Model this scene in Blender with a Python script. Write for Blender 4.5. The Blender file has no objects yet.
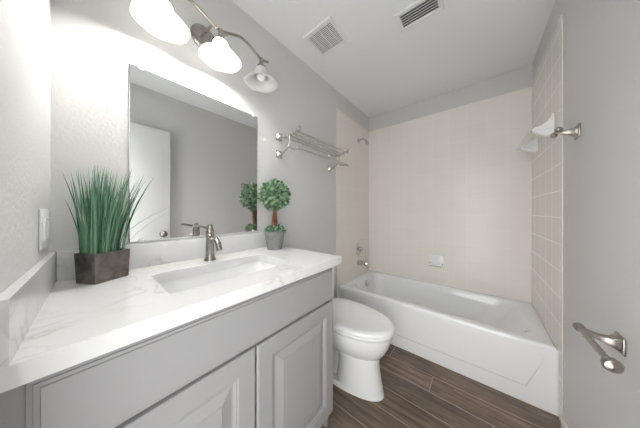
import bpy, bmesh, math, random
from mathutils import Vector, Matrix
from math import sin, cos, pi, radians

random.seed(7)
SC = bpy.context.scene
COL = SC.collection

# ------------------------------------------------------------------ camera
cam_data = bpy.data.cameras.new('camera')
cam = bpy.data.objects.new('camera', cam_data)
COL.objects.link(cam)
cam_data.sensor_fit = 'HORIZONTAL'
cam_data.sensor_width = 36.0
cam_data.lens = 192.6908 / 640.0 * 36.0
cam_data.shift_x = -0.9436 / 640.0
cam_data.shift_y = -2.563 / 640.0
cam_data.clip_start = 0.01
cam.location = (1.1505, 0.0776, 1.1716)
cam.rotation_euler = (radians(90), 0, radians(39.3256))
SC.camera = cam

# ------------------------------------------------------------------ world, lamps, exposure
world = bpy.data.worlds.new('world')
SC.world = world
world.use_nodes = True
wb = world.node_tree.nodes['Background']
wb.inputs['Color'].default_value = (0.99, 1.0, 1.0, 1)
wb.inputs['Strength'].default_value = 1.1          # even fill light added to lift the room, entering through the open doorway
SC.view_settings.view_transform = 'Standard'
SC.view_settings.look = 'None'
SC.view_settings.gamma = 1.0
SC.view_settings.use_curve_mapping = False
SC.view_settings.exposure = 1.98
BULB_POWER = 80.0
SHADE_POWER = 0.25

# ------------------------------------------------------------------ room sizes (metres)
W, L, H = 1.507, 2.514, 2.44
Y0 = -0.022           # the wall with the doorway, at the doorway
SLANT = 0.030         # that wall runs slightly out of square
def wy(x): return -SLANT * x
TUB_Y, RIM = 1.79, 0.384
TILE_Y, TILE_TOP = 1.742, 2.247
CT = 0.927            # countertop height
DOOR_X0, DOOR_X1 = 0.74, 1.472

# ------------------------------------------------------------------ material helpers
class N:
    """tiny node-graph helper"""
    def __init__(s, name):
        s.m = bpy.data.materials.new(name); s.m.use_nodes = True
        s.t = s.m.node_tree; s.b = s.t.nodes['Principled BSDF']; s.out = s.t.nodes['Material Output']
    def node(s, typ, **kw):
        n = s.t.nodes.new(typ)
        for k, v in kw.items(): setattr(n, k, v)
        return n
    def put(s, sock, v):
        if isinstance(v, (int, float)): sock.default_value = v
        elif isinstance(v, (tuple, list)): sock.default_value = v
        else: s.t.links.new(v, sock)
    def math(s, op, a, b=0.0, c=0.0):
        n = s.node('ShaderNodeMath', operation=op)
        for i, v in enumerate((a, b, c)): s.put(n.inputs[i], v)
        return n.outputs[0]
    def pos(s):
        g = s.node('ShaderNodeNewGeometry'); x = s.node('ShaderNodeSeparateXYZ')
        s.t.links.new(g.outputs['Position'], x.inputs[0]); return g.outputs['Position'], x.outputs
    def comb(s, x, y, z):
        n = s.node('ShaderNodeCombineXYZ')
        for i, v in enumerate((x, y, z)): s.put(n.inputs[i], v)
        return n.outputs[0]
    def noise(s, vec, scale, detail=3.0, rough=0.5, dist=0.0):
        n = s.node('ShaderNodeTexNoise')
        if vec is not None: s.t.links.new(vec, n.inputs['Vector'])
        n.inputs['Scale'].default_value = scale; n.inputs['Detail'].default_value = detail
        n.inputs['Roughness'].default_value = rough; n.inputs['Distortion'].default_value = dist
        return n.outputs['Fac']
    def white(s, vec):
        n = s.node('ShaderNodeTexWhiteNoise', noise_dimensions='3D')
        s.t.links.new(vec, n.inputs['Vector']); return n.outputs['Value']
    def mix(s, f, a, b):
        n = s.node('ShaderNodeMix', data_type='RGBA')
        s.put(n.inputs[0], f); s.put(n.inputs[6], a); s.put(n.inputs[7], b); return n.outputs[2]
    def ramp(s, f, stops):
        n = s.node('ShaderNodeValToRGB'); e = n.color_ramp.elements
        while len(e) < len(stops): e.new(0.5)
        for el, (p, c) in zip(e, stops): el.position = p; el.color = c
        s.put(n.inputs[0], f); return n.outputs[0]
    def bump(s, h, strength, dist=0.002):
        n = s.node('ShaderNodeBump'); n.inputs['Strength'].default_value = strength
        n.inputs['Distance'].default_value = dist
        s.put(n.inputs['Height'], h); s.t.links.new(n.outputs[0], s.b.inputs['Normal'])
    def set(s, **kw):
        names = dict(color='Base Color', rough='Roughness', metal='Metallic', trans='Transmission Weight',
                     ior='IOR', spec='Specular IOR Level', coat='Coat Weight', emit='Emission Color', power='Emission Strength', sss='Subsurface Weight')
        for k, v in kw.items(): s.put(s.b.inputs[names[k]], v)
        return s

def c4(r, g, b): return (r, g, b, 1.0)

def plain(name, col, rough=0.5, metal=0.0, vary=0.0, **kw):
    n = N(name); n.set(rough=rough, metal=metal, **kw)
    if vary:
        p, _ = n.pos()
        f = n.noise(p, 9.0, 2)
        a = tuple(min(1, x * (1 - vary)) for x in col); b = tuple(min(1, x * (1 + vary)) for x in col)
        n.set(color=n.mix(f, c4(*a), c4(*b)))
    else: n.set(color=c4(*col))
    return n.m

def paint(name, col, scale, strength, rough=0.55):
    n = N(name); p, _ = n.pos()
    f = n.noise(p, scale, 3, 0.55, 0.4)
    f2 = n.ramp(f, [(0.42, c4(0, 0, 0)), (0.62, c4(1, 1, 1))])
    n.bump(f2, strength, 0.0022); n.set(color=c4(*col), rough=rough, spec=0.3); return n.m

def tile_mat(name, axis, u0, v0, size, body, grout, relief=0.12):
    n = N(name); p, o = n.pos()
    u = n.math('DIVIDE', n.math('SUBTRACT', o[axis], u0), size)
    v = n.math('DIVIDE', n.math('SUBTRACT', o[2], v0), size)
    def edge(t):
        f = n.math('FRACT', t); return n.math('MINIMUM', f, n.math('SUBTRACT', 1.0, f))
    d = n.math('MINIMUM', edge(u), edge(v))
    g = n.math('MULTIPLY', n.math('LESS_THAN', d, 0.011), 0.8)
    rnd = n.white(n.comb(n.math('FLOOR', u), n.math('FLOOR', v), 0.0))
    cl = n.mix(rnd, c4(*[x * 0.992 for x in body]), c4(*[min(1, x * 1.008) for x in body]))
    n.set(color=n.mix(g, cl, c4(*grout)), spec=0.35, rough=n.math('ADD', 0.22, n.math('MULTIPLY', g, 0.12)))
    pil = n.ramp(d, [(0.0, c4(0, 0, 0)), (0.05, c4(.8, .8, .8)), (0.4, c4(1, 1, 1))])
    wob = n.noise(p, 14.0, 2)
    h = n.math('ADD', n.math('MULTIPLY', pil, 0.35), n.math('MULTIPLY', wob, 0.5))
    n.bump(h, relief, 0.003); return n.m

def wood_floor():
    n = N('wood_look_tile'); p, o = n.pos()
    v = n.math('DIVIDE', n.math('SUBTRACT', o[1], 1.043), 0.149)
    row = n.math('FLOOR', v)
    u = n.math('DIVIDE', n.math('SUBTRACT', n.math('SUBTRACT', o[0], 0.59),
               n.math('MULTIPLY', n.math('SUBTRACT', 4.0, row), 0.31)), 0.93)
    cellx = n.math('FLOOR', u)
    def edge(t, s):
        f = n.math('FRACT', t); return n.math('MULTIPLY', n.math('MINIMUM', f, n.math('SUBTRACT', 1.0, f)), s)
    d = n.math('MINIMUM', edge(u, 0.93), edge(v, 0.149))
    g = n.math('LESS_THAN', d, 0.0019)
    rnd = n.white(n.comb(row, cellx, 3.0))
    gr = n.comb(n.math('ADD', n.math('MULTIPLY', o[0], 2.2), n.math('MULTIPLY', rnd, 37.0)), n.math('MULTIPLY', o[1], 26.0), rnd)
    f1 = n.noise(gr, 1.6, 6, 0.62, 0.7)
    f2 = n.noise(p, 5.0, 3)
    f = n.math('ADD', n.math('MULTIPLY', f1, 0.8), n.math('MULTIPLY', f2, 0.3))
    wood = n.ramp(f, [(0.30, c4(0.050, 0.032, 0.022)), (0.48, c4(0.135, 0.091, 0.063)), (0.66, c4(0.25, 0.182, 0.135)), (0.85, c4(0.36, 0.28, 0.22))])
    sh = n.math('ADD', 0.8, n.math('MULTIPLY', rnd, 0.45))
    tint = n.node('ShaderNodeMix', data_type='RGBA', blend_type='MULTIPLY'); tint.inputs[0].default_value = 1.0
    n.put(tint.inputs[6], wood); n.put(tint.inputs[7], n.comb(sh, sh, sh))
    n.set(color=n.mix(g, tint.outputs[2], c4(0.45, 0.37, 0.31)), rough=n.math('ADD', 0.3, n.math('MULTIPLY', f1, 0.25)))
    n.bump(n.math('SUBTRACT', n.math('MULTIPLY', f1, 0.4), g), 0.25, 0.002); return n.m

def quartz():
    n = N('veined_quartz'); p, o = n.pos()
    sh = n.node('ShaderNodeVectorMath', operation='ADD'); n.t.links.new(p, sh.inputs[0]); sh.inputs[1].default_value = (4.3, 2.65, 0.7); p = sh.outputs[0]
    q = n.node('ShaderNodeTexNoise'); q.inputs['Scale'].default_value = 2.6; q.inputs['Detail'].default_value = 4
    n.t.links.new(p, q.inputs['Vector'])
    add = n.node('ShaderNodeMixRGB', blend_type='ADD'); add.inputs[0].default_value = 0.75
    n.t.links.new(p, add.inputs[1]); n.t.links.new(q.outputs['Color'], add.inputs[2])
    f = n.noise(add.outputs[0], 2.4, 3, 0.5, 0.6)
    ridge = n.math('ABSOLUTE', n.math('SUBTRACT', f, 0.5))
    vein = n.ramp(ridge, [(0.0, c4(1, 1, 1)), (0.008, c4(.35, .35, .35)), (0.035, c4(0, 0, 0))])
    m = n.noise(p, 3.0, 2); mm = n.ramp(m, [(0.42, c4(0, 0, 0)), (0.6, c4(1, 1, 1))])
    k = n.math('MULTIPLY', n.math('MULTIPLY', vein, mm), 0.6)
    n.set(color=n.mix(k, c4(0.76, 0.76, 0.755), c4(0.44, 0.415, 0.39)), rough=0.14); return n.m

def leafy(name, dark, light, rough=0.5):
    n = N(name); g = n.node('ShaderNodeNewGeometry')
    n.set(color=n.mix(g.outputs['Random Per Island'], c4(*dark), c4(*light)), rough=rough, spec=0.35); return n.m

def brushed(name, col, rough):
    n = N(name); p, o = n.pos()
    f = n.noise(n.comb(n.math('MULTIPLY', o[0], 30), n.math('MULTIPLY', o[1], 30), n.math('MULTIPLY', o[2], 400)), 3.0, 2)
    n.set(color=c4(*col), metal=1.0, rough=n.math('ADD', rough - 0.05, n.math('MULTIPLY', f, 0.1))); return n.m

def slate(name, a, b, sc, rough=0.55):
    n = N(name); p, o = n.pos(); f = n.noise(p, sc, 5, 0.6, 1.2)
    n.set(color=n.ramp(f, [(0.3, c4(*a)), (0.7, c4(*b))]), rough=rough, spec=0.4); n.bump(f, 0.2, 0.002); return n.m

def shade_glass(name, power=0.0):
    n = N(name); t = n.t; t.nodes.remove(n.b)
    p, _ = n.pos(); f = n.noise(p, 22.0, 4, 0.6, 1.5)
    colr = n.mix(f, c4(0.92, 0.91, 0.89), c4(0.72, 0.71, 0.69))
    d = n.node('ShaderNodeBsdfDiffuse'); tr = n.node('ShaderNodeBsdfTranslucent'); gl = n.node('ShaderNodeBsdfGlossy')
    gl.inputs['Roughness'].default_value = 0.15
    t.links.new(colr, d.inputs[0]); t.links.new(colr, tr.inputs[0])
    m1 = n.node('ShaderNodeMixShader'); m1.inputs[0].default_value = 0.20
    t.links.new(d.outputs[0], m1.inputs[1]); t.links.new(tr.outputs[0], m1.inputs[2])
    m2 = n.node('ShaderNodeMixShader'); m2.inputs[0].default_value = 0.05
    t.links.new(m1.outputs[0], m2.inputs[1]); t.links.new(gl.outputs[0], m2.inputs[2])
    if power:
        em = n.node('ShaderNodeEmission'); em.inputs[0].default_value = (1.0, 0.985, 0.965, 1); em.inputs[1].default_value = power
        ad = n.node('ShaderNodeAddShader'); t.links.new(m2.outputs[0], ad.inputs[0]); t.links.new(em.outputs[0], ad.inputs[1])
        t.links.new(ad.outputs[0], n.out.inputs['Surface'])
    else: t.links.new(m2.outputs[0], n.out.inputs['Surface'])
    return n.m

def thin_glass(name):
    n = N(name); t = n.t; t.nodes.remove(n.b)
    a = n.node('ShaderNodeBsdfTransparent'); a.inputs[0].default_value = (0.975, 0.985, 0.98, 1)
    g = n.node('ShaderNodeBsdfGlossy'); g.inputs['Roughness'].default_value = 0.05
    m = n.node('ShaderNodeMixShader'); m.inputs[0].default_value = 0.10
    t.links.new(a.outputs[0], m.inputs[1]); t.links.new(g.outputs[0], m.inputs[2])
    t.links.new(m.outputs[0], n.out.inputs['Surface']); return n.m

def glow(name, col, power):
    n = N(name); n.set(color=c4(0.9, 0.9, 0.9), emit=c4(*col), power=power); return n.m

MT = dict(
    wall=paint('grey_orange_peel_paint', (0.66, 0.655, 0.645), 85.0, 0.17),
    ceil=paint('ceiling_paint', (0.86, 0.865, 0.87), 70.0, 0.15),
    trim=plain('white_trim_paint', (0.82, 0.82, 0.81), 0.35),
    door=plain('white_door_paint', (0.80, 0.80, 0.785), 0.45),
    floor=wood_floor(), quartz=quartz(),
    tile_back=tile_mat('almond_tile', 0, 0.0, RIM, 0.1507, (0.86, 0.825, 0.775), (0.885, 0.855, 0.812)),
    tile_side=tile_mat('almond_side_tile', 1, L, RIM, 0.1507, (0.855, 0.805, 0.74), (0.855, 0.807, 0.743), 0.03),
    bull=plain('bullnose_glaze', (0.80, 0.775, 0.73), 0.2),
    caulk=plain('white_caulk', (0.86, 0.85, 0.83), 0.5),
    cab=plain('grey_cabinet_paint', (0.345, 0.342, 0.348), 0.38),
    gap=plain('cabinet_interior', (0.25, 0.245, 0.24), 0.7),
    porc=plain('white_porcelain', (0.89, 0.895, 0.895), 0.08, coat=0.3),
    seat=plain('white_seat_plastic', (0.88, 0.885, 0.885), 0.18),
    tub=plain('white_tub_enamel', (0.90, 0.91, 0.915), 0.12, coat=0.3),
    nick=brushed('brushed_nickel', (0.37, 0.345, 0.315), 0.27),
    chrome=plain('polished_chrome', (0.62, 0.62, 0.62), 0.10, 1.0),
    satin=brushed('satin_nickel_rack', (0.62, 0.60, 0.57), 0.22),
    mirror=plain('mirror_silver', (0.82, 0.83, 0.83), 0.0, 1.0),
    edge=plain('mirror_edge_glass', (0.55, 0.60, 0.58), 0.1),
    clip=plain('clear_white_plastic', (0.88, 0.88, 0.88), 0.2),
    plate=plain('white_plate_plastic', (0.84, 0.84, 0.83), 0.3),
    vent=plain('white_vent_enamel', (0.82, 0.82, 0.82), 0.4),
    dark=plain('duct_shade_paint', (0.13, 0.13, 0.135), 0.8),  # dark colour stands in for the shade inside the vents
    glass=thin_glass('clear_shelf_glass'),
    shade=shade_glass('alabaster_glass'), litshade=shade_glass('lit_alabaster_glass', SHADE_POWER),
    lit=glow('lit_bulb', (1.0, 0.985, 0.965), BULB_POWER), unlit=plain('unlit_bulb', (0.93, 0.93, 0.92), 0.25),
    box=slate('dark_slate_metal', (0.030, 0.027, 0.025), (0.19, 0.165, 0.145), 16.0, 0.42),
    soil=plain('dark_soil', (0.03, 0.022, 0.016), 0.9, vary=0.3),
    grass=leafy('grass_green', (0.03, 0.12, 0.060), (0.26, 0.46, 0.30)),
    leaf=leafy('boxwood_green', (0.025, 0.10, 0.045), (0.32, 0.46, 0.29)),
    trunk=slate('reddish_bark', (0.12, 0.045, 0.025), (0.34, 0.15, 0.085), 30.0, 0.8),
    cement=slate('grey_cement', (0.19, 0.19, 0.195), (0.29, 0.29, 0.295), 26.0, 0.8),
    rubber=plain('dark_rubber', (0.05, 0.05, 0.05), 0.6),
)

# ------------------------------------------------------------------ mesh helpers
def rrect(x0, x1, y0, y1, r, na=6, ns=5):
    pts = []; cs = [(x1 - r, y1 - r, 0), (x0 + r, y1 - r, 90), (x0 + r, y0 + r, 180), (x1 - r, y0 + r, 270)]
    for i, (cx, cy, a0) in enumerate(cs):
        arc = [(cx + r * cos(radians(a0 + 90 * k / na)), cy + r * sin(radians(a0 + 90 * k / na))) for k in range(na + 1)]
        pts += arc
        nx, ny, na0 = cs[(i + 1) % 4]
        q = (nx + r * cos(radians(na0)), ny + r * sin(radians(na0)))
        for k in range(1, ns): pts.append((arc[-1][0] + (q[0] - arc[-1][0]) * k / ns, arc[-1][1] + (q[1] - arc[-1][1]) * k / ns))
    return pts

def curve(pts, n=8):
    """Catmull-Rom through points"""
    P = [Vector(p) for p in pts]; out = []
    for i in range(len(P) - 1):
        a = P[max(i - 1, 0)]; b = P[i]; c = P[i + 1]; d = P[min(i + 2, len(P) - 1)]
        for k in range(n):
            t = k / n
            out.append(0.5 * ((2 * b) + (c - a) * t + (2 * a - 5 * b + 4 * c - d) * t * t + (3 * b - a - 3 * c + d) * t ** 3))
    out.append(P[-1]); return out

class MB:
    def __init__(s): s.bm = bmesh.new()
    def box(s, a, b, bevel=0.0, seg=2):
        bm2 = bmesh.new(); bmesh.ops.create_cube(bm2, size=1.0)
        for v in bm2.verts:
            v.co = Vector([(a[i] + b[i]) / 2 + v.co[i] * (b[i] - a[i]) for i in range(3)])
        if bevel: bmesh.ops.bevel(bm2, geom=list(bm2.edges), offset=bevel, segments=seg, profile=0.5, affect='EDGES')
        return s.merge(bm2)
    def merge(s, bm2, mat=None):
        vm = {}
        for v in bm2.verts: vm[v] = s.bm.verts.new(mat @ v.co if mat else v.co)
        for f in bm2.faces: s.bm.faces.new([vm[v] for v in f.verts])
        bm2.free(); return s
    def loft(s, rings, cap0=True, cap1=True, closed=True):
        R = [[s.bm.verts.new(Vector(p)) for p in r] for r in rings]; n = len(R[0])
        for a, b in zip(R, R[1:]):
            for i in range(n if closed else n - 1):
                j = (i + 1) % n
                s.bm.faces.new((a[i], a[j], b[j], b[i]))
        if cap0: s.bm.faces.new(list(reversed(R[0])))
        if cap1: s.bm.faces.new(R[-1])
        return s
    def tube(s, pts, r, n=12, cap=True):
        P = [Vector(p) for p in pts]; rs = r if isinstance(r, (list, tuple)) else [r] * len(P)
        t0 = (P[1] - P[0]).normalized(); up = Vector((0, 0, 1)) if abs(t0.z) < 0.9 else Vector((1, 0, 0))
        u = t0.cross(up).normalized(); rings = []
        for i, p in enumerate(P):
            t = (P[min(i + 1, len(P) - 1)] - P[max(i - 1, 0)]).normalized()
            u = (u - t * u.dot(t)).normalized(); w = t.cross(u)
            rings.append([p + (u * cos(2 * pi * k / n) + w * sin(2 * pi * k / n)) * rs[i] for k in range(n)])
        return s.loft(rings, cap, cap)
    def lathe(s, prof, origin, axis=(0, 0, 1), n=32, caps=(True, True)):
        """prof: (radius, distance along axis)"""
        ax = Vector(axis).normalized(); up = Vector((0, 0, 1)) if abs(ax.z) < 0.9 else Vector((1, 0, 0))
        u = ax.cross(up).normalized(); w = ax.cross(u); o = Vector(origin)
        rings = [[o + ax * h + (u * cos(2 * pi * k / n) + w * sin(2 * pi * k / n)) * max(r, 1e-4) for k in range(n)] for r, h in prof]
        return s.loft(rings, *caps)
    def ball(s, c, r, sx=1, sy=1, sz=1, n=16):
        bm2 = bmesh.new(); bmesh.ops.create_uvsphere(bm2, u_segments=n, v_segments=max(8, n // 2 + 2), radius=1.0)
        for v in bm2.verts: v.co = Vector((c[0] + v.co.x * r * sx, c[1] + v.co.y * r * sy, c[2] + v.co.z * r * sz))
        return s.merge(bm2)
    def prism(s, poly, f0, f1):
        """poly: 2-D points; f0/f1 map a 2-D point to 3-D for either end"""
        return s.loft([[f0(p) for p in poly], [f1(p) for p in poly]])
    def build(s, name, mat, parent=None, origin=None, smooth=True, bevel=0.0, angle=35, sub=0):
        bm = s.bm; bmesh.ops.recalc_face_normals(bm, faces=bm.faces)
        o0 = Vector(origin) if origin is not None else (Vector(parent['_o']) if parent is not None and '_o' in parent else Vector((0, 0, 0)))
        for v in bm.verts: v.co -= o0
        me = bpy.data.meshes.new(name); bm.to_mesh(me); bm.free()
        me.materials.append(MT[mat])
        if smooth:
            me.shade_smooth()
            try: me.set_sharp_from_angle(angle=radians(angle))
            except Exception: pass
        o = bpy.data.objects.new(name, me); COL.objects.link(o)
        if bevel:
            m = o.modifiers.new('bevel', 'BEVEL'); m.width = bevel; m.segments = 2; m.limit_method = 'ANGLE'; m.angle_limit = radians(40)
        if sub:
            m = o.modifiers.new('subd', 'SUBSURF'); m.levels = sub; m.render_levels = sub
        if parent is not None: o.parent = parent; o['_o'] = tuple(o0)
        else: o.location = o0; o['_o'] = tuple(o0)
        return o

def tag(o, label, cat, group=None):
    o['label'] = label; o['category'] = cat
    if group: o['group'] = group
    return o
def thing(name, loc, label, cat, group=None):
    o = bpy.data.objects.new(name, None); o.empty_display_size = 0.05; COL.objects.link(o)
    o.location = loc; o['_o'] = tuple(loc); return tag(o, label, cat, group)
def struct(o): o['kind'] = 'structure'; return o
def part_label(o, label): o['label'] = label; return o

# ------------------------------------------------------------------ the room
struct(MB().box((-0.12, -0.15, -0.1), (W + 0.12, L + 0.12, 0)).build('floor', 'floor', smooth=False))
struct(MB().box((-0.12, -0.15, H), (W + 0.12, L + 0.12, H + 0.1)).build('ceiling', 'ceil', smooth=False))
wl = struct(MB().box((-0.12, -0.15, 0), (0, L + 0.12, H)).build('wall_left', 'wall', smooth=False))
wbk = struct(MB().box((0, L, 0), (W, L + 0.12, H)).build('wall_back', 'wall', smooth=False))
wr = struct(MB().box((W, -0.15, 0), (W + 0.12, L + 0.12, H)).build('wall_right', 'wall', smooth=False))
struct(MB().prism([(0, wy(0)), (DOOR_X0, wy(DOOR_X0)), (DOOR_X0, Y0 - 0.12), (0, Y0 - 0.12)], lambda p: (p[0], p[1], 0), lambda p: (p[0], p[1], H)).box((DOOR_X1, Y0 - 0.12, 0), (W, Y0, H))
       .box((DOOR_X0, Y0 - 0.12, 2.05), (DOOR_X1, Y0, H)).build('wall_front', 'wall', smooth=False))
T = 0.005
def kind(o): o['kind'] = 'structure'; return o
kind(MB().box((0, TILE_Y, 0), (T, L - T, TILE_TOP)).build('tile_surround', 'tile_side', wl, smooth=False))
kind(MB().box((0, L - T, 0), (W, L, TILE_TOP)).build('tile_surround', 'tile_back', wbk, smooth=False))
kind(MB().box((W - T, TILE_Y, 0), (W, L - T, TILE_TOP)).build('tile_surround', 'tile_side', wr, smooth=False))
kind(MB().box((0, TILE_Y - 0.012, 0), (T + 0.001, TILE_Y, TILE_TOP), 0.002).build('tile_bullnose', 'bull', wl))
kind(MB().box((W - T - 0.001, TILE_Y - 0.014, 0), (W, TILE_Y, TILE_TOP), 0.002).build('tile_bullnose', 'bull', wr))
def caulk(a, b, parent): kind(MB().tube([a, b], 0.0045, 8).build('corner_caulk', 'caulk', parent))
caulk((T, L - T, RIM), (T, L - T, TILE_TOP - 0.003), wbk)
caulk((W - T, L - T, RIM), (W - T, L - T, TILE_TOP - 0.003), wbk)
caulk((T, TUB_Y + .012, RIM + .001), (T, L - T, RIM + .001), wl)
caulk((T, L - T, RIM + .001), (W - T, L - T, RIM + .001), wbk)
caulk((W - T, TUB_Y + .012, RIM + .001), (W - T, L - T, RIM + .001), wr)
caulk((W - T, TUB_Y - .001, 0.004), (W - T, TUB_Y - .001, RIM - .008), wr)
struct(MB().box((W - 0.012, 0.70, 0), (W, 1.712, 0.058), 0.003).build('baseboard_right', 'trim'))
struct(MB().box((0, 0.925, 0), (0.012, TILE_Y - 0.014, 0.058), 0.003).build('baseboard_left', 'trim'))
# door leaf standing open along the right wall, frame round the opening
d = struct(MB().box((1.434, 0.004, 0.012), (1.468, 0.655, 2.025), 0.002).build('door_1', 'door'))
k = MB().lathe([(0.033, 0), (0.033, 0.006), (0.026, 0.010), (0.012, 0.012), (0.011, 0.03), (0.020, 0.036), (0.027, 0.046), (0.027, 0.056), (0.020, 0.063), (0.004, 0.066)], (1.434, 0.595, 0.935), (-1, 0, 0))
kind(k.build('door_knob', 'nick', d))
kind(MB().lathe([(0.033, 0), (0.033, 0.006), (0.012, 0.010), (0.02, 0.02), (0.024, 0.03), (0.004, 0.036)], (1.468, 0.595, 0.935), (1, 0, 0)).build('door_knob', 'nick', d))
for z in (0.25, 1.05, 1.82):
    kind(MB().tube([(1.470, 0.002, z - 0.045), (1.470, 0.002, z + 0.045)], 0.006, 10).build('door_hinge', 'nick', d))
struct(MB().box((DOOR_X0, Y0 - 0.12, 0), (DOOR_X0 + 0.012, Y0, 2.05)).box((DOOR_X1 - 0.012, Y0 - 0.12, 0), (DOOR_X1, Y0, 2.05))
       .box((DOOR_X0 + 0.012, Y0 - 0.12, 2.038), (DOOR_X1 - 0.012, Y0, 2.05)).build('trim_1', 'trim', smooth=False))

# ------------------------------------------------------------------ bathtub
G = 0.0012
bt = thing('bathtub', (0.75, 2.15, 0), 'white alcove bathtub filling the tiled end of the room', 'bathtub')
x0, x1, y0, y1 = T + G, W - T - G, TUB_Y, L - T - G
def zr(p, z): return [(a, b, z) for a, b in p]
NA, NS = 8, 8
def RR(a, b, c, e, r): return rrect(a, b, c, e, r, NA, NS)
rings = [zr(RR(x0, x1, y0, y1, 0.004), 0.0), zr(RR(x0, x1, y0, y1, 0.004), RIM - 0.022),
         zr(RR(x0 + .002, x1 - .002, y0 + .003, y1 - .001, 0.006), RIM - 0.008), zr(RR(x0 + .006, x1 - .006, y0 + .010, y1 - .004, 0.010), RIM - 0.001),
         zr(RR(x0 + .015, x1 - .015, y0 + .022, y1 - .012, 0.015), RIM),
         zr(RR(0.088, W - 0.075, y0 + 0.070, y1 - 0.045, 0.13), RIM),
         zr(RR(0.094, W - 0.083, y0 + 0.076, y1 - 0.051, 0.13), RIM - 0.003),
         zr(RR(0.102, W - 0.098, y0 + 0.085, y1 - 0.060, 0.13), RIM - 0.016),
         zr(RR(0.112, W - 0.150, y0 + 0.094, y1 - 0.070, 0.14), RIM - 0.08),
         zr(RR(0.130, W - 0.240, y0 + 0.106, y1 - 0.082, 0.14), RIM - 0.18),
         zr(RR(0.145, W - 0.310, y0 + 0.120, y1 - 0.095, 0.14), RIM - 0.26),
         zr(RR(0.165, W - 0.345, y0 + 0.140, y1 - 0.115, 0.13), RIM - 0.295),
         zr(RR(0.210, W - 0.390, y0 + 0.185, y1 - 0.160, 0.11), RIM - 0.312)]
MB().loft(rings, True, True).build('tub_shell', 'tub', bt, angle=50)
# embossed apron panel: a wedge standing proud of the apron at its foot, dying out upwards
ap = MB(); yb = TUB_Y + 0.001
poly = [(0.128, 0.098), (1.378, 0.098), (1.442, 0.262), (1.468, 0.335), (0.040, 0.335), (0.064, 0.262)]
def fr(p, ins):
    cx_, cz_ = 0.753, 0.24
    x = p[0] + (ins if p[0] < cx_ else -ins); z = p[1] + (ins if p[1] < 0.2 else 0)
    return (x, TUB_Y - 0.010 * max(0.0, (0.335 - z) / 0.24) - 0.0005, z)
ap.loft([[(p[0], yb, p[1]) for p in poly], [fr(p, 0.010) for p in poly]])
ap.build('apron_panel', 'tub', bt, angle=8)
MB().lathe([(0.036, 0), (0.036, 0.004), (0.030, 0.009), (0.008, 0.011)], (0.116, 2.202, 0.315), (1, 0, 0.12)).build('overflow_plate', 'chrome', bt)
MB().lathe([(0.034, 0), (0.034, 0.003), (0.022, 0.005), (0.018, 0.012), (0.003, 0.014)], (0.30, 2.15, RIM - 0.312)).build('drain', 'chrome', bt)

# ------------------------------------------------------------------ tub and shower fittings on the left tiled wall
o = thing('shower_valve', (T, 2.202, 0.715), 'chrome shower valve with oval plate and lever above tub spout', 'shower valve')
b = MB(); pr = [(1.0, 0), (1.0, .004), (.86, .010), (.40, .014)]
b.loft([[(T + h, 2.202 + 0.062 * r * cos(2 * pi * k / 32), 0.715 + 0.082 * r * sin(2 * pi * k / 32)) for k in range(32)] for r, h in pr]).build('escutcheon', 'chrome', o)
b = MB().lathe([(0.026, 0), (0.026, 0.03), (0.022, 0.038), (0.020, 0.052), (0.004, 0.056)], (T + .012, 2.202, 0.712), (1, 0, 0))
b.tube(curve([(T + .05, 2.202, 0.712), (T + .058, 2.202, 0.69), (T + .062, 2.20, 0.655)], 6), [0.010] * 6 + [0.008] * 6 + [0.006]).build('lever', 'chrome', o)
o = thing('tub_spout', (T, 2.202, 0.53), 'chrome tub spout on left tiled wall above bathtub rim', 'tub spout')
b = MB().tube(curve([(T, 2.202, 0.545), (T + .05, 2.202, 0.547), (T + .10, 2.202, 0.543), (T + .128, 2.202, 0.528), (T + .134, 2.202, 0.505)], 6), [0.027] * 7 + [0.025] * 6 + [0.023] * 6 + [0.020] * 6, 16)
b.build('spout', 'chrome', o)
MB().lathe([(0.034, 0), (0.034, 0.006), (0.027, 0.010)], (T, 2.202, 0.545), (1, 0, 0)).build('flange', 'chrome', o)
MB().lathe([(0.004, 0), (0.004, 0.018), (0.008, 0.02), (0.008, 0.027), (0.003, 0.03)], (T + .10, 2.202, 0.565)).build('diverter_knob', 'chrome', o)
o = thing('bent_shower_pipe', (T, 2.202, 2.04), 'short bent chrome shower arm high on left tiled wall', 'shower arm')
MB().lathe([(0.030, 0), (0.029, 0.006), (0.020, 0.013), (0.010, 0.016)], (T, 2.202, 2.045), (1, 0, 0)).build('flange', 'chrome', o)
MB().tube(curve([(T, 2.202, 2.045), (T + .05, 2.202, 2.05), (T + .085, 2.202, 2.035), (T + .108, 2.202, 2.005)], 6), 0.0095).build('arm', 'chrome', o)
MB().lathe([(0.012, 0), (0.014, 0.012), (0.014, 0.016), (0.019, 0.030), (0.020, 0.036), (0.017, 0.038)], (T + .105, 2.202, 2.010), (0.55, 0, -0.83)).build('shower_head', 'chrome', o)

# ------------------------------------------------------------------ soap dish on the back wall
o = thing('soap_dish', (0.79, L - T, 0.63), 'white ceramic soap dish set in back wall tile above bathtub', 'soap dish')
MB().box((0.715, L - T - 0.014, 0.568), (0.865, L - T, 0.70), 0.006, 3).build('back_plate', 'porc', o)
b = MB()
def dish(z, i, f): return zr(rrect(0.722 + i, 0.858 - i, L - T - f, L - T - 0.010, 0.012, 5, 3), z)
b.loft([dish(0.580, 0.012, 0.05), dish(0.592, 0.003, 0.075), dish(0.606, 0.0, 0.082), dish(0.612, 0.003, 0.080), dish(0.610, 0.010, 0.072), dish(0.598, 0.016, 0.064)]).build('tray', 'porc', o)

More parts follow.
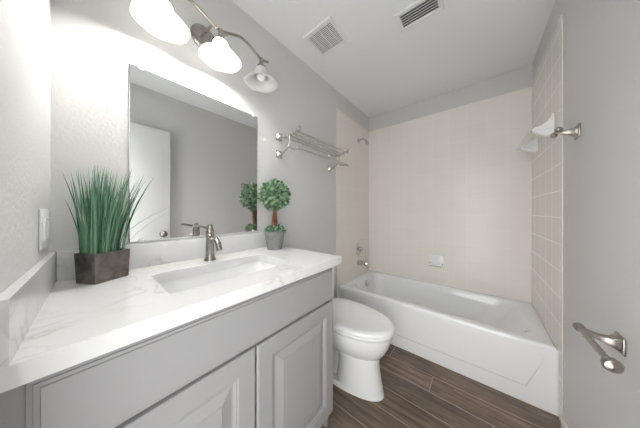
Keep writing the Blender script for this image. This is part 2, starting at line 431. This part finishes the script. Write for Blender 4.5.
# ------------------------------------------------------------------ glass shelf on ceramic brackets (right tiled wall)
o = thing('shower_shelf', (W - T, 2.08, 1.65), 'clear glass shelf between two white ceramic brackets on right tiled wall', 'shelf')
for yy in (1.872, 2.285):
    prof = [(0, 1.632), (0.030, 1.634), (0.086, 1.668), (0.094, 1.676), (0.094, 1.690), (0.084, 1.696), (0.052, 1.706), (0.030, 1.722), (0.016, 1.746), (0.009, 1.765), (0, 1.767)]
    b = MB().prism(prof, lambda p, yy=yy: (W - T - p[0], yy - 0.016, p[1]), lambda p, yy=yy: (W - T - p[0], yy + 0.016, p[1]))
    b.build('bracket', 'porc', o, bevel=0.004)
MB().box((W - T - 0.115, 1.842, 1.668), (W - T - 0.012, 2.315, 1.676), 0.002).build('glass_shelf', 'glass', o)

# ------------------------------------------------------------------ nickel accessories
def flare_mount(o, y, z, wall, sgn, reach, hw=0.031, drop=0.0):
    """square wall plate that flares into a slim arm reaching out from the wall"""
    MB().box((min(wall, wall + sgn * 0.007), y - hw, z - hw), (max(wall, wall + sgn * 0.007), y + hw, z + hw), 0.003).build('wall_plate', 'nick', o)
    prof = [(0.024, 0.006), (0.020, 0.012), (0.014, 0.022), (0.0105, 0.036), (0.009, 0.05), (0.0085, reach)]
    rings = []
    for r, h in prof:
        t = h / reach; rr = r * 0.35
        rings.append([(wall + sgn * h, a, bz + drop * t * t) for a, bz in rrect(y - r, y + r, z - r, z + r, rr, 4, 2)])
    MB().loft(rings).build('arm', 'nick', o)
o = thing('robe_hook', (W, 1.521, 1.542), 'small nickel double robe hook on right wall beside tile edge', 'hook')
flare_mount(o, 1.521, 1.542, W, -1, 0.066, 0.031, 0.014)
b = MB().tube([(W - .066, 1.492, 1.557), (W - .066, 1.548, 1.553)], 0.0075)
b.ball((W - .066, 1.489, 1.557), 0.0135).ball((W - .068, 1.552, 1.550), 0.0135).build('pegs', 'nick', o)
o = thing('toilet_paper_holder', (W, 1.172, 0.744), 'empty nickel toilet paper holder with open arm on right wall', 'toilet paper holder')
flare_mount(o, 1.172, 0.744, W, -1, 0.083, 0.028, 0.020)
b = MB().tube([(W - .083, 1.18, 0.764), (W - .083, 0.965, 0.764)], 0.0085)
b.lathe([(0.002, 0), (0.012, 0.002), (0.014, 0.008), (0.014, 0.02), (0.010, 0.026), (0.0085, 0.03)], (W - .083, 1.192, 0.764), (0, -1, 0))
b.build('roll_bar', 'nick', o)
MB().lathe([(0.0085, 0), (0.011, 0.006), (0.017, 0.014), (0.0185, 0.024), (0.015, 0.032), (0.003, 0.036)], (W - .083, 0.985, 0.764), (0, -1, 0)).build('end_cap', 'nick', o)

# ------------------------------------------------------------------ towel rack over the toilet
o = thing('towel_rack', (0, 1.29, 1.6), 'nickel towel shelf rack with several bars on wall above toilet', 'towel rack')
for y in (0.985, 1.606):
    for z in (1.724, 1.592):
        MB().box((0, y - .027, z - .027), (0.007, y + .027, z + .027), 0.003).build('wall_plate', 'satin', o)
    b = MB().loft([[(0.006 + h, a, c) for a, c in rrect(y - r, y + r, 1.724 - r, 1.724 + r, r * .3, 4, 2)] for r, h in [(.022, 0), (.016, .008), (.010, .02), (.0075, .032)]])
    b.tube(curve([(0.03, y, 1.724), (0.06, y, 1.712), (0.10, y, 1.706), (0.16, y, 1.711), (0.21, y, 1.722), (0.222, y, 1.727)], 5), 0.0068)
    b.lathe([(0.007, -.012), (0.010, -.008), (0.010, 0.012), (0.006, 0.018), (0.001, 0.02)], (0.222, y, 1.727)).build('shelf_arm', 'satin', o)
    b = MB().loft([[(0.006 + h, a, c) for a, c in rrect(y - r, y + r, 1.592 - r, 1.592 + r, r * .3, 4, 2)] for r, h in [(.022, 0), (.016, .008), (.010, .02), (.0075, .032)]])
    b.tube(curve([(0.03, y, 1.592), (0.06, y, 1.598), (0.095, y, 1.618), (0.118, y, 1.648), (0.124, y, 1.68), (0.124, y, 1.706)], 5), 0.0062)
    b.tube(curve([(0.112, y, 1.640), (0.130, y, 1.618), (0.160, y, 1.603), (0.200, y, 1.603)], 5), 0.0062)
    b.ball((0.200, y, 1.603), 0.012).build('bar_bracket', 'satin', o)
for x in (0.07, 0.115, 0.160, 0.205):
    z = 1.707 + max(0, x - .13) * 0.1
    b = MB().tube([(x, 0.972, z), (x, 1.628, z)], 0.0068)
    b.ball((x, 1.628, z), 0.0075).ball((x, 0.972, z), 0.0075).build('shelf_bar', 'satin', o)
b = MB().tube([(0.200, 0.972, 1.603), (0.200, 1.634, 1.603)], 0.0068); b.ball((0.200, 1.636, 1.603), 0.0095).build('towel_bar', 'satin', o)

# ------------------------------------------------------------------ mirror
MY0, MY1, MZ0, MZ1 = 0.193, 0.805, 1.040, 1.802
o = thing('wall_mirror', (0, 0.499, MZ0), 'large frameless wall mirror above the vanity backsplash', 'mirror')
MB().box((0.001, MY0, MZ0), (0.005, MY1, MZ1)).build('mirror_back', 'edge', o, smooth=False)
b = MB(); b.loft([[(0.005, y, z) for y, z in ((MY0, MZ0), (MY1, MZ0), (MY1, MZ1), (MY0, MZ1))], [(0.0062, y, z) for y, z in ((MY0 + .003, MZ0 + .003), (MY1 - .003, MZ0 + .003), (MY1 - .003, MZ1 - .003), (MY0 + .003, MZ1 - .003))]])
b.build('mirror_glass', 'mirror', o, smooth=False)
for y, z, s in ((0.232, MZ1, 1), (0.772, MZ1, 1), (0.232, MZ0, -1), (0.772, MZ0, -1)):
    lo, hi = (z - 0.010, z + 0.012) if s > 0 else (z - 0.004, z + 0.012)
    b = MB().box((0.0065, y - .009, lo), (0.0105, y + .009, hi), 0.0015)
    if s > 0: b.box((0.0005, y - .009, z + .002), (0.009, y + .009, hi), 0.0015)
    b.build('clip', 'clip', o)

# ------------------------------------------------------------------ vanity cabinet
CY0, CY1 = 0.0008, 0.918; XF = 0.553; XB = XF - 0.020
vc = thing('vanity_cabinet', (0.27, 0.455, 0), 'grey painted vanity cabinet with raised panel doors under countertop', 'cabinet')
b = MB().box((0.014, CY0, 0.10), (XB - .02, CY0 + .016, 0.886)).box((0.014, CY1 - .016, 0.0), (XB - .02, CY1, 0.886))
b.box((0.014, CY0 + .016, 0.10), (XB - .02, CY1 - .016, 0.116)).box((0.014, CY0 + .016, 0.116), (0.022, CY1 - .016, 0.60))
b.box((XB - .02, CY0, 0.10), (XB, CY0 + .04, 0.886)).box((XB - .02, CY1 - .04, 0.10), (XB, CY1, 0.886)).box((XB - .02, 0.44, 0.14), (XB, 0.47, 0.68))
b.box((XB - .02, CY0 + .04, 0.10), (XB, CY1 - .04, 0.14)).box((XB - .02, CY0 + .04, 0.68), (XB, CY1 - .04, 0.72)).box((XB - .02, CY0 + .04, 0.84), (XB, CY1 - .04, 0.886))
for v in b.bm.verts:
    if v.co.y < 0.003: v.co.y += wy(v.co.x)
b.build('cabinet_body', 'cab', vc, smooth=False)
MB().box((0.44, CY0, 0), (0.455, CY1 - .016, 0.10)).build('toe_kick', 'cab', vc, smooth=False)
def front_panel(name, ya, yb_, za, zb, prof, parent):
    rings = [[(x, a, c) for a, c in ((ya + i, za + i), (yb_ - i, za + i), (yb_ - i, zb - i), (ya + i, zb - i))] for i, x in prof]
    return MB().loft(rings).build(name, 'cab', parent, angle=12)
edge = [(0, XB), (0, XF - .0095), (.0012, XF - .008), (.0075, XF - .0070), (.0085, XF - .0040), (.0150, XF - .0030), (.0165, XF)]
front_panel('false_front', 0.011, 0.912, 0.706, 0.876, edge, vc)
dprof = [(0, XB), (0, XF - .005), (.0025, XF - .002), (.006, XF), (.062, XF), (.0655, XF - .003), (.070, XF - .0035), (.075, XF - .0095), (.082, XF - .010), (.112, XF - .0015), (.1135, XF)]
front_panel('door', 0.011, 0.4515, 0.112, 0.6985, dprof, vc)
front_panel('door', 0.4585, 0.912, 0.112, 0.6985, dprof, vc)

# countertop with splashes
ct = thing('countertop', (0.28, 0.47, CT - .04), 'white quartz vanity countertop with soft grey veins on grey cabinet', 'countertop')
hx0, hx1, hy0, hy1, hr = 0.172, 0.450, 0.236, 0.710, 0.022
ox0, ox1, oy0, oy1 = 0.001, 0.572, 0.0008, 0.9617
top, bot = CT, CT - 0.040
def ring(i, z): return zr(RR(ox0 + i, ox1 - i, oy0 + i, oy1 - i, 0.002), z)
def hole(i, z): return zr(RR(hx0 - i, hx1 + i, hy0 - i, hy1 + i, hr), z)
rg = [ring(0, bot), ring(0, top - .0025), ring(.0025, top), hole(.002, top), hole(0, top - .002), hole(0, bot), ring(0, bot)]
b = MB(); b.loft(rg, False, False)
for v in b.bm.verts:
    if v.co.y < 0.05: v.co.y += wy(v.co.x)
bmesh.ops.remove_doubles(b.bm, verts=b.bm.verts, dist=1e-5)
b.build('slab', 'quartz', ct, angle=30)
tag(MB().box((0.001, 0.0135, top + .0003), (0.020, oy1 - .0005, top + 0.104), 0.0018).build('backsplash', 'quartz'), 'low quartz backsplash strip under the wall mirror', 'backsplash')
b = MB().prism([(0.001, wy(0.001) + .0008), (0.570, wy(0.570) + .0008), (0.570, 0.0002), (0.001, 0.0128)], lambda p: (p[0], p[1], top + .0003), lambda p: (p[0], p[1], top + 0.104))
tag(b.build('side_splash', 'quartz'), 'quartz side splash running out along left-hand wall below the switch plate', 'backsplash')
# undermount sink
o = thing('sink', (0.31, 0.473, 0.74), 'white rectangular undermount sink basin sunk in quartz countertop', 'sink')
def basin(i, z, r): return zr(RR(hx0 + i, hx1 - i, hy0 + i, hy1 - i, r), z)
b = MB(); zt = bot - 0.001
b.loft([basin(-.022, zt - .012, .03), basin(-.022, zt, .03), basin(-.004, zt, .026), basin(0.0, zt - .008, .026), basin(.010, zt - .07, .03), basin(.018, zt - .105, .035), basin(.032, zt - .122, .035),
        basin(.07, zt - .130, .03), basin(.12, zt - .133, .015)], False, True)
b.loft([basin(-.022, zt - .012, .03), basin(-.008, zt - .02, .03), basin(.002, zt - .09, .03), basin(.03, zt - .145, .035)], False, True)
bmesh.ops.remove_doubles(b.bm, verts=b.bm.verts, dist=1e-5)
b.build('basin', 'porc', o, angle=50)
MB().lathe([(0.032, 0), (0.032, .003), (0.022, .004), (0.018, 0.010), (0.003, .012)], (0.311, 0.473, zt - .133)).build('drain', 'nick', o)

# faucet
FX, FY = 0.104, 0.474
o = thing('faucet', (FX, FY, CT), 'brushed nickel single handle faucet standing behind the sink', 'faucet')
MB().lathe([(0.027, 0), (0.027, .006), (0.024, .011), (0.0205, .016), (0.0195, .03), (0.0192, .118), (0.0205, .121), (0.0205, .129), (0.0185, .131)], (FX, FY, CT)).build('body', 'nick', o)
b = MB().tube(curve([(FX + .008, FY, CT + .092), (FX + .03, FY, CT + .107), (FX + .062, FY, CT + .110), (FX + .092, FY, CT + .094), (FX + .108, FY, CT + .062)], 7), [0.0135] * 8 + [0.0125] * 14 + [0.0130] * 6 + [0.0138], 16)
b.build('spout', 'nick', o)
b = MB().lathe([(0.0175, .132), (0.0195, .136), (0.0195, .146), (0.0150, .156), (0.0115, .166), (0.0125, .172), (0.010, .179), (0.002, .181)], (FX, FY, CT))
b.tube(curve([(FX, FY, CT + .160), (FX, FY - .025, CT + .166), (FX, FY - .055, CT + .174), (FX, FY - .072, CT + .176)], 5), [0.0065] * 6 + [0.0055] * 6 + [0.0045] * 4, 12)
b.build('handle', 'nick', o)

# ------------------------------------------------------------------ toilet
TY = 1.262
to = thing('toilet', (0.4, TY, 0), 'white elongated toilet between vanity and bathtub with lid closed', 'toilet')
def egg(xb, xf, w, z, n=48, mid=0.42, pw=2.3):
    xm = xb + (xf - xb) * mid; out = []
    for k in range(n):
        t = 2 * pi * k / n; c, s_ = cos(t), sin(t)
        if c >= 0: x = xm + (xf - xm) * c
        else: x = xm - (xm - xb) * abs(c) ** (2 / 3.2)
        y = w * math.copysign(abs(s_) ** (0.92 if c >= 0 else 0.8), s_)
        out.append((x, TY + y, z))
    return out
b = MB()
b.loft([egg(.13, .688, .120, 0), egg(.13, .686, .118, .014), egg(.135, .680, .112, .030), egg(.20, .60, .06, .034)])
b.loft([egg(.36, .682, .112, .02), egg(.37, .676, .110, .05), egg(.38, .662, .105, .12), egg(.38, .655, .102, .20), egg(.36, .660, .106, .235), egg(.33, .66, .10, .262)])
b.loft([egg(.14, .52, .072, .02), egg(.14, .52, .060, .10), egg(.14, .52, .066, .20), egg(.14, .52, .09, .27), egg(.14, .52, .14, .34)])
b.loft([egg(.24, .640, .090, .228), egg(.20, .668, .118, .242), egg(.18, .684, .138, .260), egg(.18, .704, .158, .290), egg(.18, .722, .174, .330), egg(.18, .734, .181, .372), egg(.18, .737, .182, .396), egg(.190, .722, .170, .401)])
b.build('bowl', 'porc', to, angle=60)
b = MB(); b.loft([egg(.190, .724, .170, .4012), egg(.190, .726, .171, .4065), egg(.184, .743, .186, .409), egg(.182, .746, .188, .413), egg(.182, .746, .188, .420), egg(.185, .740, .183, .425)]); b.build('seat', 'seat', to, angle=50)
b = MB(); b.loft([egg(.190, .724, .170, .4255), egg(.190, .726, .171, .4300), egg(.184, .746, .187, .4315), egg(.182, .749, .189, .432), egg(.182, .749, .189, .444), egg(.188, .742, .183, .452), egg(.205, .716, .165, .4565), egg(.26, .63, .11, .459)])
b.build('lid', 'seat', to, angle=50)
MB().box((0.022, TY - .195, 0.372), (0.185, TY + .195, 0.722), 0.022, 4).build('tank', 'porc', to, angle=50)
MB().box((0.014, TY - .205, 0.7225), (0.192, TY + .205, 0.757), 0.010, 3).build('tank_lid', 'porc', to, angle=50)
b = MB().lathe([(.014, 0), (.014, .008), (.008, .012)], (0.185, TY - .14, 0.665), (1, 0, 0)); b.tube([(0.196, TY - .14, 0.665), (0.199, TY - .075, 0.656)], [.007, .005]).build('flush_lever', 'chrome', to)
for s in (-1, 1):
    MB().lathe([(.012, 0), (.012, .010), (.008, .018), (.002, .020)], (0.33, TY + s * .128, 0.0)).build('bolt_cap', 'seat', to)

# ------------------------------------------------------------------ vanity light
LX = 0.15
o = thing('vanity_light', (0, 0.495, 2.10), 'three lamp brushed nickel vanity light with wavy bar above mirror', 'wall light')
MB().lathe([(0.064, 0), (0.064, 0.010), (0.056, 0.017), (0.03, 0.020), (0.006, 0.021)], (0, 0.482, 2.103), (1, 0, 0)).build('canopy', 'nick', o)
def bar_z(y): return 2.078 + 0.040 * math.sin(pi * (y - 0.495) / 0.25) ** 2
MB().tube([(0.018, 0.470, 2.106), (LX, 0.470, bar_z(.470))], 0.006).tube([(0.018, 0.520, 2.090), (LX, 0.545, bar_z(.545))], 0.006).build('stem', 'nick', o)
b = MB(); ys = [0.205 + 0.58 * k / 60 for k in range(61)]
b.tube([(LX, y, bar_z(y)) for y in ys], 0.0075, 12); b.build('wavy_bar', 'nick', o)
SHADE = [(0.024, 0.0), (0.030, -0.006), (0.037, -0.020), (0.041, -0.036), (0.044, -0.052), (0.051, -0.066), (0.065, -0.079), (0.081, -0.088), (0.095, -0.093)]
def scallop(r, k, n, amt): return r * (1 + amt * cos(2 * pi * k / n * 6))
for i, y in enumerate((0.275, 0.507, 0.740)):
    bz = bar_z(y); zt_ = bz - 0.052
    hd = MB().lathe([(0.010, 0.004), (0.012, -.006), (0.012, -.030), (0.018, -.040), (0.026, -.046), (0.027, -.058), (0.022, -.060)], (LX, y, bz)).build('lamp_holder', 'nick', o)
    n = 60; b = MB(); rings = []
    for r, h in SHADE:
        a = 0.022 * max(0, (r - .05) / .04); rings.append([(LX + scallop(r, k, n, a) * cos(2 * pi * k / n), y + scallop(r, k, n, a) * sin(2 * pi * k / n), zt_ + h) for k in range(n)])
    for r, h in reversed(SHADE):
        a = 0.022 * max(0, (r - .05) / .04); rr = r - .003
        rings.append([(LX + scallop(rr, k, n, a) * cos(2 * pi * k / n), y + scallop(rr, k, n, a) * sin(2 * pi * k / n), zt_ + h - .0012) for k in range(n)])
    b.loft(rings, False, False); sh = b.build('lamp_shade', 'litshade' if i < 2 else 'shade', o, angle=70)
    bb = MB().lathe([(0.012, -.008), (0.013, -.022), (0.020, -.036), (0.026, -.052), (0.026, -.062), (0.020, -.074), (0.010, -.081), (0.002, -.083)], (LX, y, zt_ + .006)).build('bulb', 'lit' if i < 2 else 'unlit', sh)
    if i == 2: part_label(bb, 'unlit white bulb')
    else: part_label(bb, 'glowing bulb')

# ------------------------------------------------------------------ ceiling vents
o = thing('exhaust_fan_grille', (0.288, 1.192, H), 'square white exhaust fan grille on ceiling near mirror wall', 'vent')
vx0, vx1, vy0, vy1 = 0.165, 0.410, 1.075, 1.305; zc = H
b = MB()
for (a, c, e, f) in ((vx0, vx1, vy0, vy0 + .024), (vx0, vx1, vy1 - .024, vy1), (vx0, vx0 + .024, vy0 + .024, vy1 - .024), (vx1 - .024, vx1, vy0 + .024, vy1 - .024)):
    b.box((a, e, zc - .016), (c, f, zc))
b.build('frame', 'vent', o, smooth=False, bevel=0.003)
MB().box((vx0 + .022, vy0 + .022, zc - .003), (vx1 - .022, vy1 - .022, zc)).build('backing', 'dark', o, smooth=False)  # flat dark sheet, duct shade painted in behind the slats
b = MB(); ns = 15
for k in range(ns):
    y = vy0 + .024 + (vy1 - vy0 - .048) * (k + .5) / ns; b.box((vx0 + .022, y - .0030, zc - .0135), (vx1 - .022, y + .0030, zc - .011))
for k in range(1, 4):
    x = vx0 + (vx1 - vx0) * k / 4; b.box((x - .002, vy0 + .024, zc - .0112), (x + .002, vy1 - .024, zc - .009))
b.build('slats', 'vent', o, smooth=False)
o = thing('air_register', (0.87, 1.42, H), 'long white air supply register with louvres on ceiling above tub approach', 'vent')
vx0, vx1, vy0, vy1 = 0.728, 0.985, 1.335, 1.490
b = MB()
for (a, c, e, f) in ((vx0, vx1, vy0, vy0 + .026), (vx0, vx1, vy1 - .026, vy1), (vx0, vx0 + .026, vy0 + .026, vy1 - .026), (vx1 - .026, vx1, vy0 + .026, vy1 - .026)):
    b.box((a, e, zc - .014), (c, f, zc))
b.build('frame', 'vent', o, smooth=False, bevel=0.004)
MB().box((vx0 + .024, vy0 + .024, zc - .003), (vx1 - .024, vy1 - .024, zc)).build('backing', 'dark', o, smooth=False)  # flat dark sheet, duct shade painted in behind the louvres
for k in range(6):
    y = vy0 + .030 + (vy1 - vy0 - .060) * k / 5
    b = MB(); b.loft([[(x, y + .0075, zc - .005), (x, y + .006, zc - .004), (x, y - .007, zc - .012), (x, y - .0055, zc - .013)] for x in (vx0 + .025, vx1 - .025)])
    b.build('louvre', 'vent', o, smooth=False)

# ------------------------------------------------------------------ switch plate on the wall with the doorway
o = thing('switch_plate', (0.145, wy(0.145), 1.12), 'white wall plate with rocker switches above the side splash', 'switch')
def on_wall(b):
    for v in b.bm.verts: v.co.y += wy(v.co.x)
    return b
on_wall(MB().box((0.088, 0.0002, 1.062), (0.204, .006, 1.178), 0.003)).build('plate', 'plate', o)
for x in (0.123, 0.169):
    b = MB(); b.loft([[(x - .0165, .006, 1.087), (x + .0165, .006, 1.087), (x + .0165, .006, 1.153), (x - .0165, .006, 1.153)],
                      [(x - .0155, .008, 1.088), (x + .0155, .008, 1.088), (x + .0155, .0105, 1.152), (x - .0155, .0105, 1.152)]])
    on_wall(b).build('rocker', 'plate', o)

# ------------------------------------------------------------------ grass in a slate box
PC = Vector((0.102, 0.119, CT)); d1 = Vector((-.5, .866, 0)); d2 = Vector((-.866, -.5, 0)); A, B = 0.050, 0.043
o = thing('potted_grass', tuple(PC), 'tall artificial green grass in dark slate planter on countertop corner', 'potted plant')
def quad(s, z): return [PC + d1 * (A * s * i) + d2 * (B * s * j) + Vector((0, 0, z)) for i, j in ((1, 1), (-1, 1), (-1, -1), (1, -1))]
b = MB(); b.loft([quad(.96, 0), quad(1.03, 0.102), quad(.93, 0.102), quad(.91, 0.088)]); b.build('planter', 'box', o, angle=20)
MB().loft([quad(.90, 0.080), quad(.905, 0.089)]).build('soil', 'soil', o, smooth=False)
b = MB(); gb = b.bm
for k in range(210):
    i, j = random.uniform(-.86, .86), random.uniform(-.86, .86)
    base = PC + d1 * (A * i) + d2 * (B * j) + Vector((0, 0, 0.086))
    hgt = random.uniform(0.21, 0.335) - 0.02 * abs(i); ang = random.uniform(0, 2 * pi)
    out = (d1 * i * 1.0 + d2 * j * 0.7); lean = out * random.uniform(0.01, 0.05 if i < 0 else 0.10) + d1 * random.uniform(0.0, 0.035) + Vector((cos(ang), sin(ang), 0)) * random.uniform(0, 0.022)
    if k % 16 == 0: lean = lean * 1.6 + d1 * (0.075 if i > 0 else -.01); hgt *= 0.93
    tipx = base.x + lean.x
    if tipx < 0.02: lean.x += 0.02 - tipx
    if base.y + lean.y < 0.03: lean.y = 0.03 - base.y
    wdt = random.uniform(0.0016, 0.0032); side = Vector((cos(ang + 1.3), sin(ang + 1.3), 0)); nrm = Vector((-side.y, side.x, 0))
    rows = []
    for s in range(7):
        t = s / 6; c = base + Vector((0, 0, hgt * t)) + lean * (t ** 1.7); w = wdt * (1 - t ** 2.2) + 0.0003
        rows.append([gb.verts.new(c - side * w), gb.verts.new(c + nrm * w * 0.5), gb.verts.new(c + side * w), gb.verts.new(c - nrm * w * .12)])
    for r0, r1 in zip(rows, rows[1:]):
        for q in range(4): gb.faces.new((r0[q], r0[(q + 1) % 4], r1[(q + 1) % 4], r1[q]))
b.build('grass_blades', 'grass', o)

# ------------------------------------------------------------------ topiary
TP = Vector((0.122, 0.858, CT))
o = thing('topiary', tuple(TP), 'small round topiary ball tree in grey pot beside the backsplash end', 'potted plant')
MB().lathe([(0.046, 0), (0.048, 0.002), (0.0635, 0.112), (0.0655, 0.118), (0.0635, 0.120), (0.058, 0.118), (0.056, 0.104)], tuple(TP), n=40).build('pot', 'cement', o)
MB().lathe([(0.053, 0.096), (0.0555, 0.105), (0.03, 0.108), (0.002, 0.109)], tuple(TP), n=24).build('soil', 'soil', o)
b = MB()
for ph in (0, pi):
    pts = [(TP.x + 0.008 * cos(ph + 3.0 * t), TP.y + 0.009 * sin(ph + 3.0 * t), TP.z + 0.10 + 0.20 * t) for t in [q / 12 for q in range(13)]]
    b.tube(pts, [0.0105 - 0.002 * q / 12 for q in range(13)], 10)
b.build('trunk', 'trunk', o)
def leaves(b, c, rad, n, size, squash=1.0, hemi=False):
    bm = b.bm
    for k in range(n):
        z = 1 - 2 * (k + .5) / n; ph = k * 2.399963
        if hemi: z = abs(z) * 0.9
        dr = Vector((math.sqrt(1 - z * z) * cos(ph), math.sqrt(1 - z * z) * sin(ph), z))
        p = Vector(c) + Vector((dr.x * rad, dr.y * rad, dr.z * rad * squash)) * random.uniform(0.78, 1.0)
        rnd = Vector((random.gauss(0, 1), random.gauss(0, 1), random.gauss(0, 1)))
        ax = (dr * 0.8 + rnd * 0.45 + Vector((0, 0, .25))).normalized()
        sd = ax.cross(rnd).normalized(); nr = ax.cross(sd)
        l = size * random.uniform(.75, 1.25); w = l * 0.42
        v = [bm.verts.new(q) for q in (p, p + ax * l * .5 + sd * w - nr * w * .25, p + ax * l - nr * l * .12, p + ax * l * .5 - sd * w - nr * w * .25, p + ax * l * .5 + nr * w * .2, p + ax * l * .5 - nr * w * .12)]
        for q in ((0, 1, 4), (1, 2, 4), (2, 3, 4), (3, 0, 4), (1, 0, 5), (2, 1, 5), (3, 2, 5), (0, 3, 5)): bm.faces.new([v[x] for x in q])
b = MB(); leaves(b, TP + Vector((0, 0, .350)), 0.088, 620, 0.027); leaves(b, TP + Vector((0, 0, .350)), 0.066, 350, 0.021); b.build('crown', 'leaf', o, smooth=False)
b = MB(); leaves(b, TP + Vector((0, 0, .118)), 0.060, 170, 0.021, 0.45, True); b.build('base_moss', 'leaf', o, smooth=False)

for ob in bpy.data.objects:
    if '_o' in ob: del ob['_o']
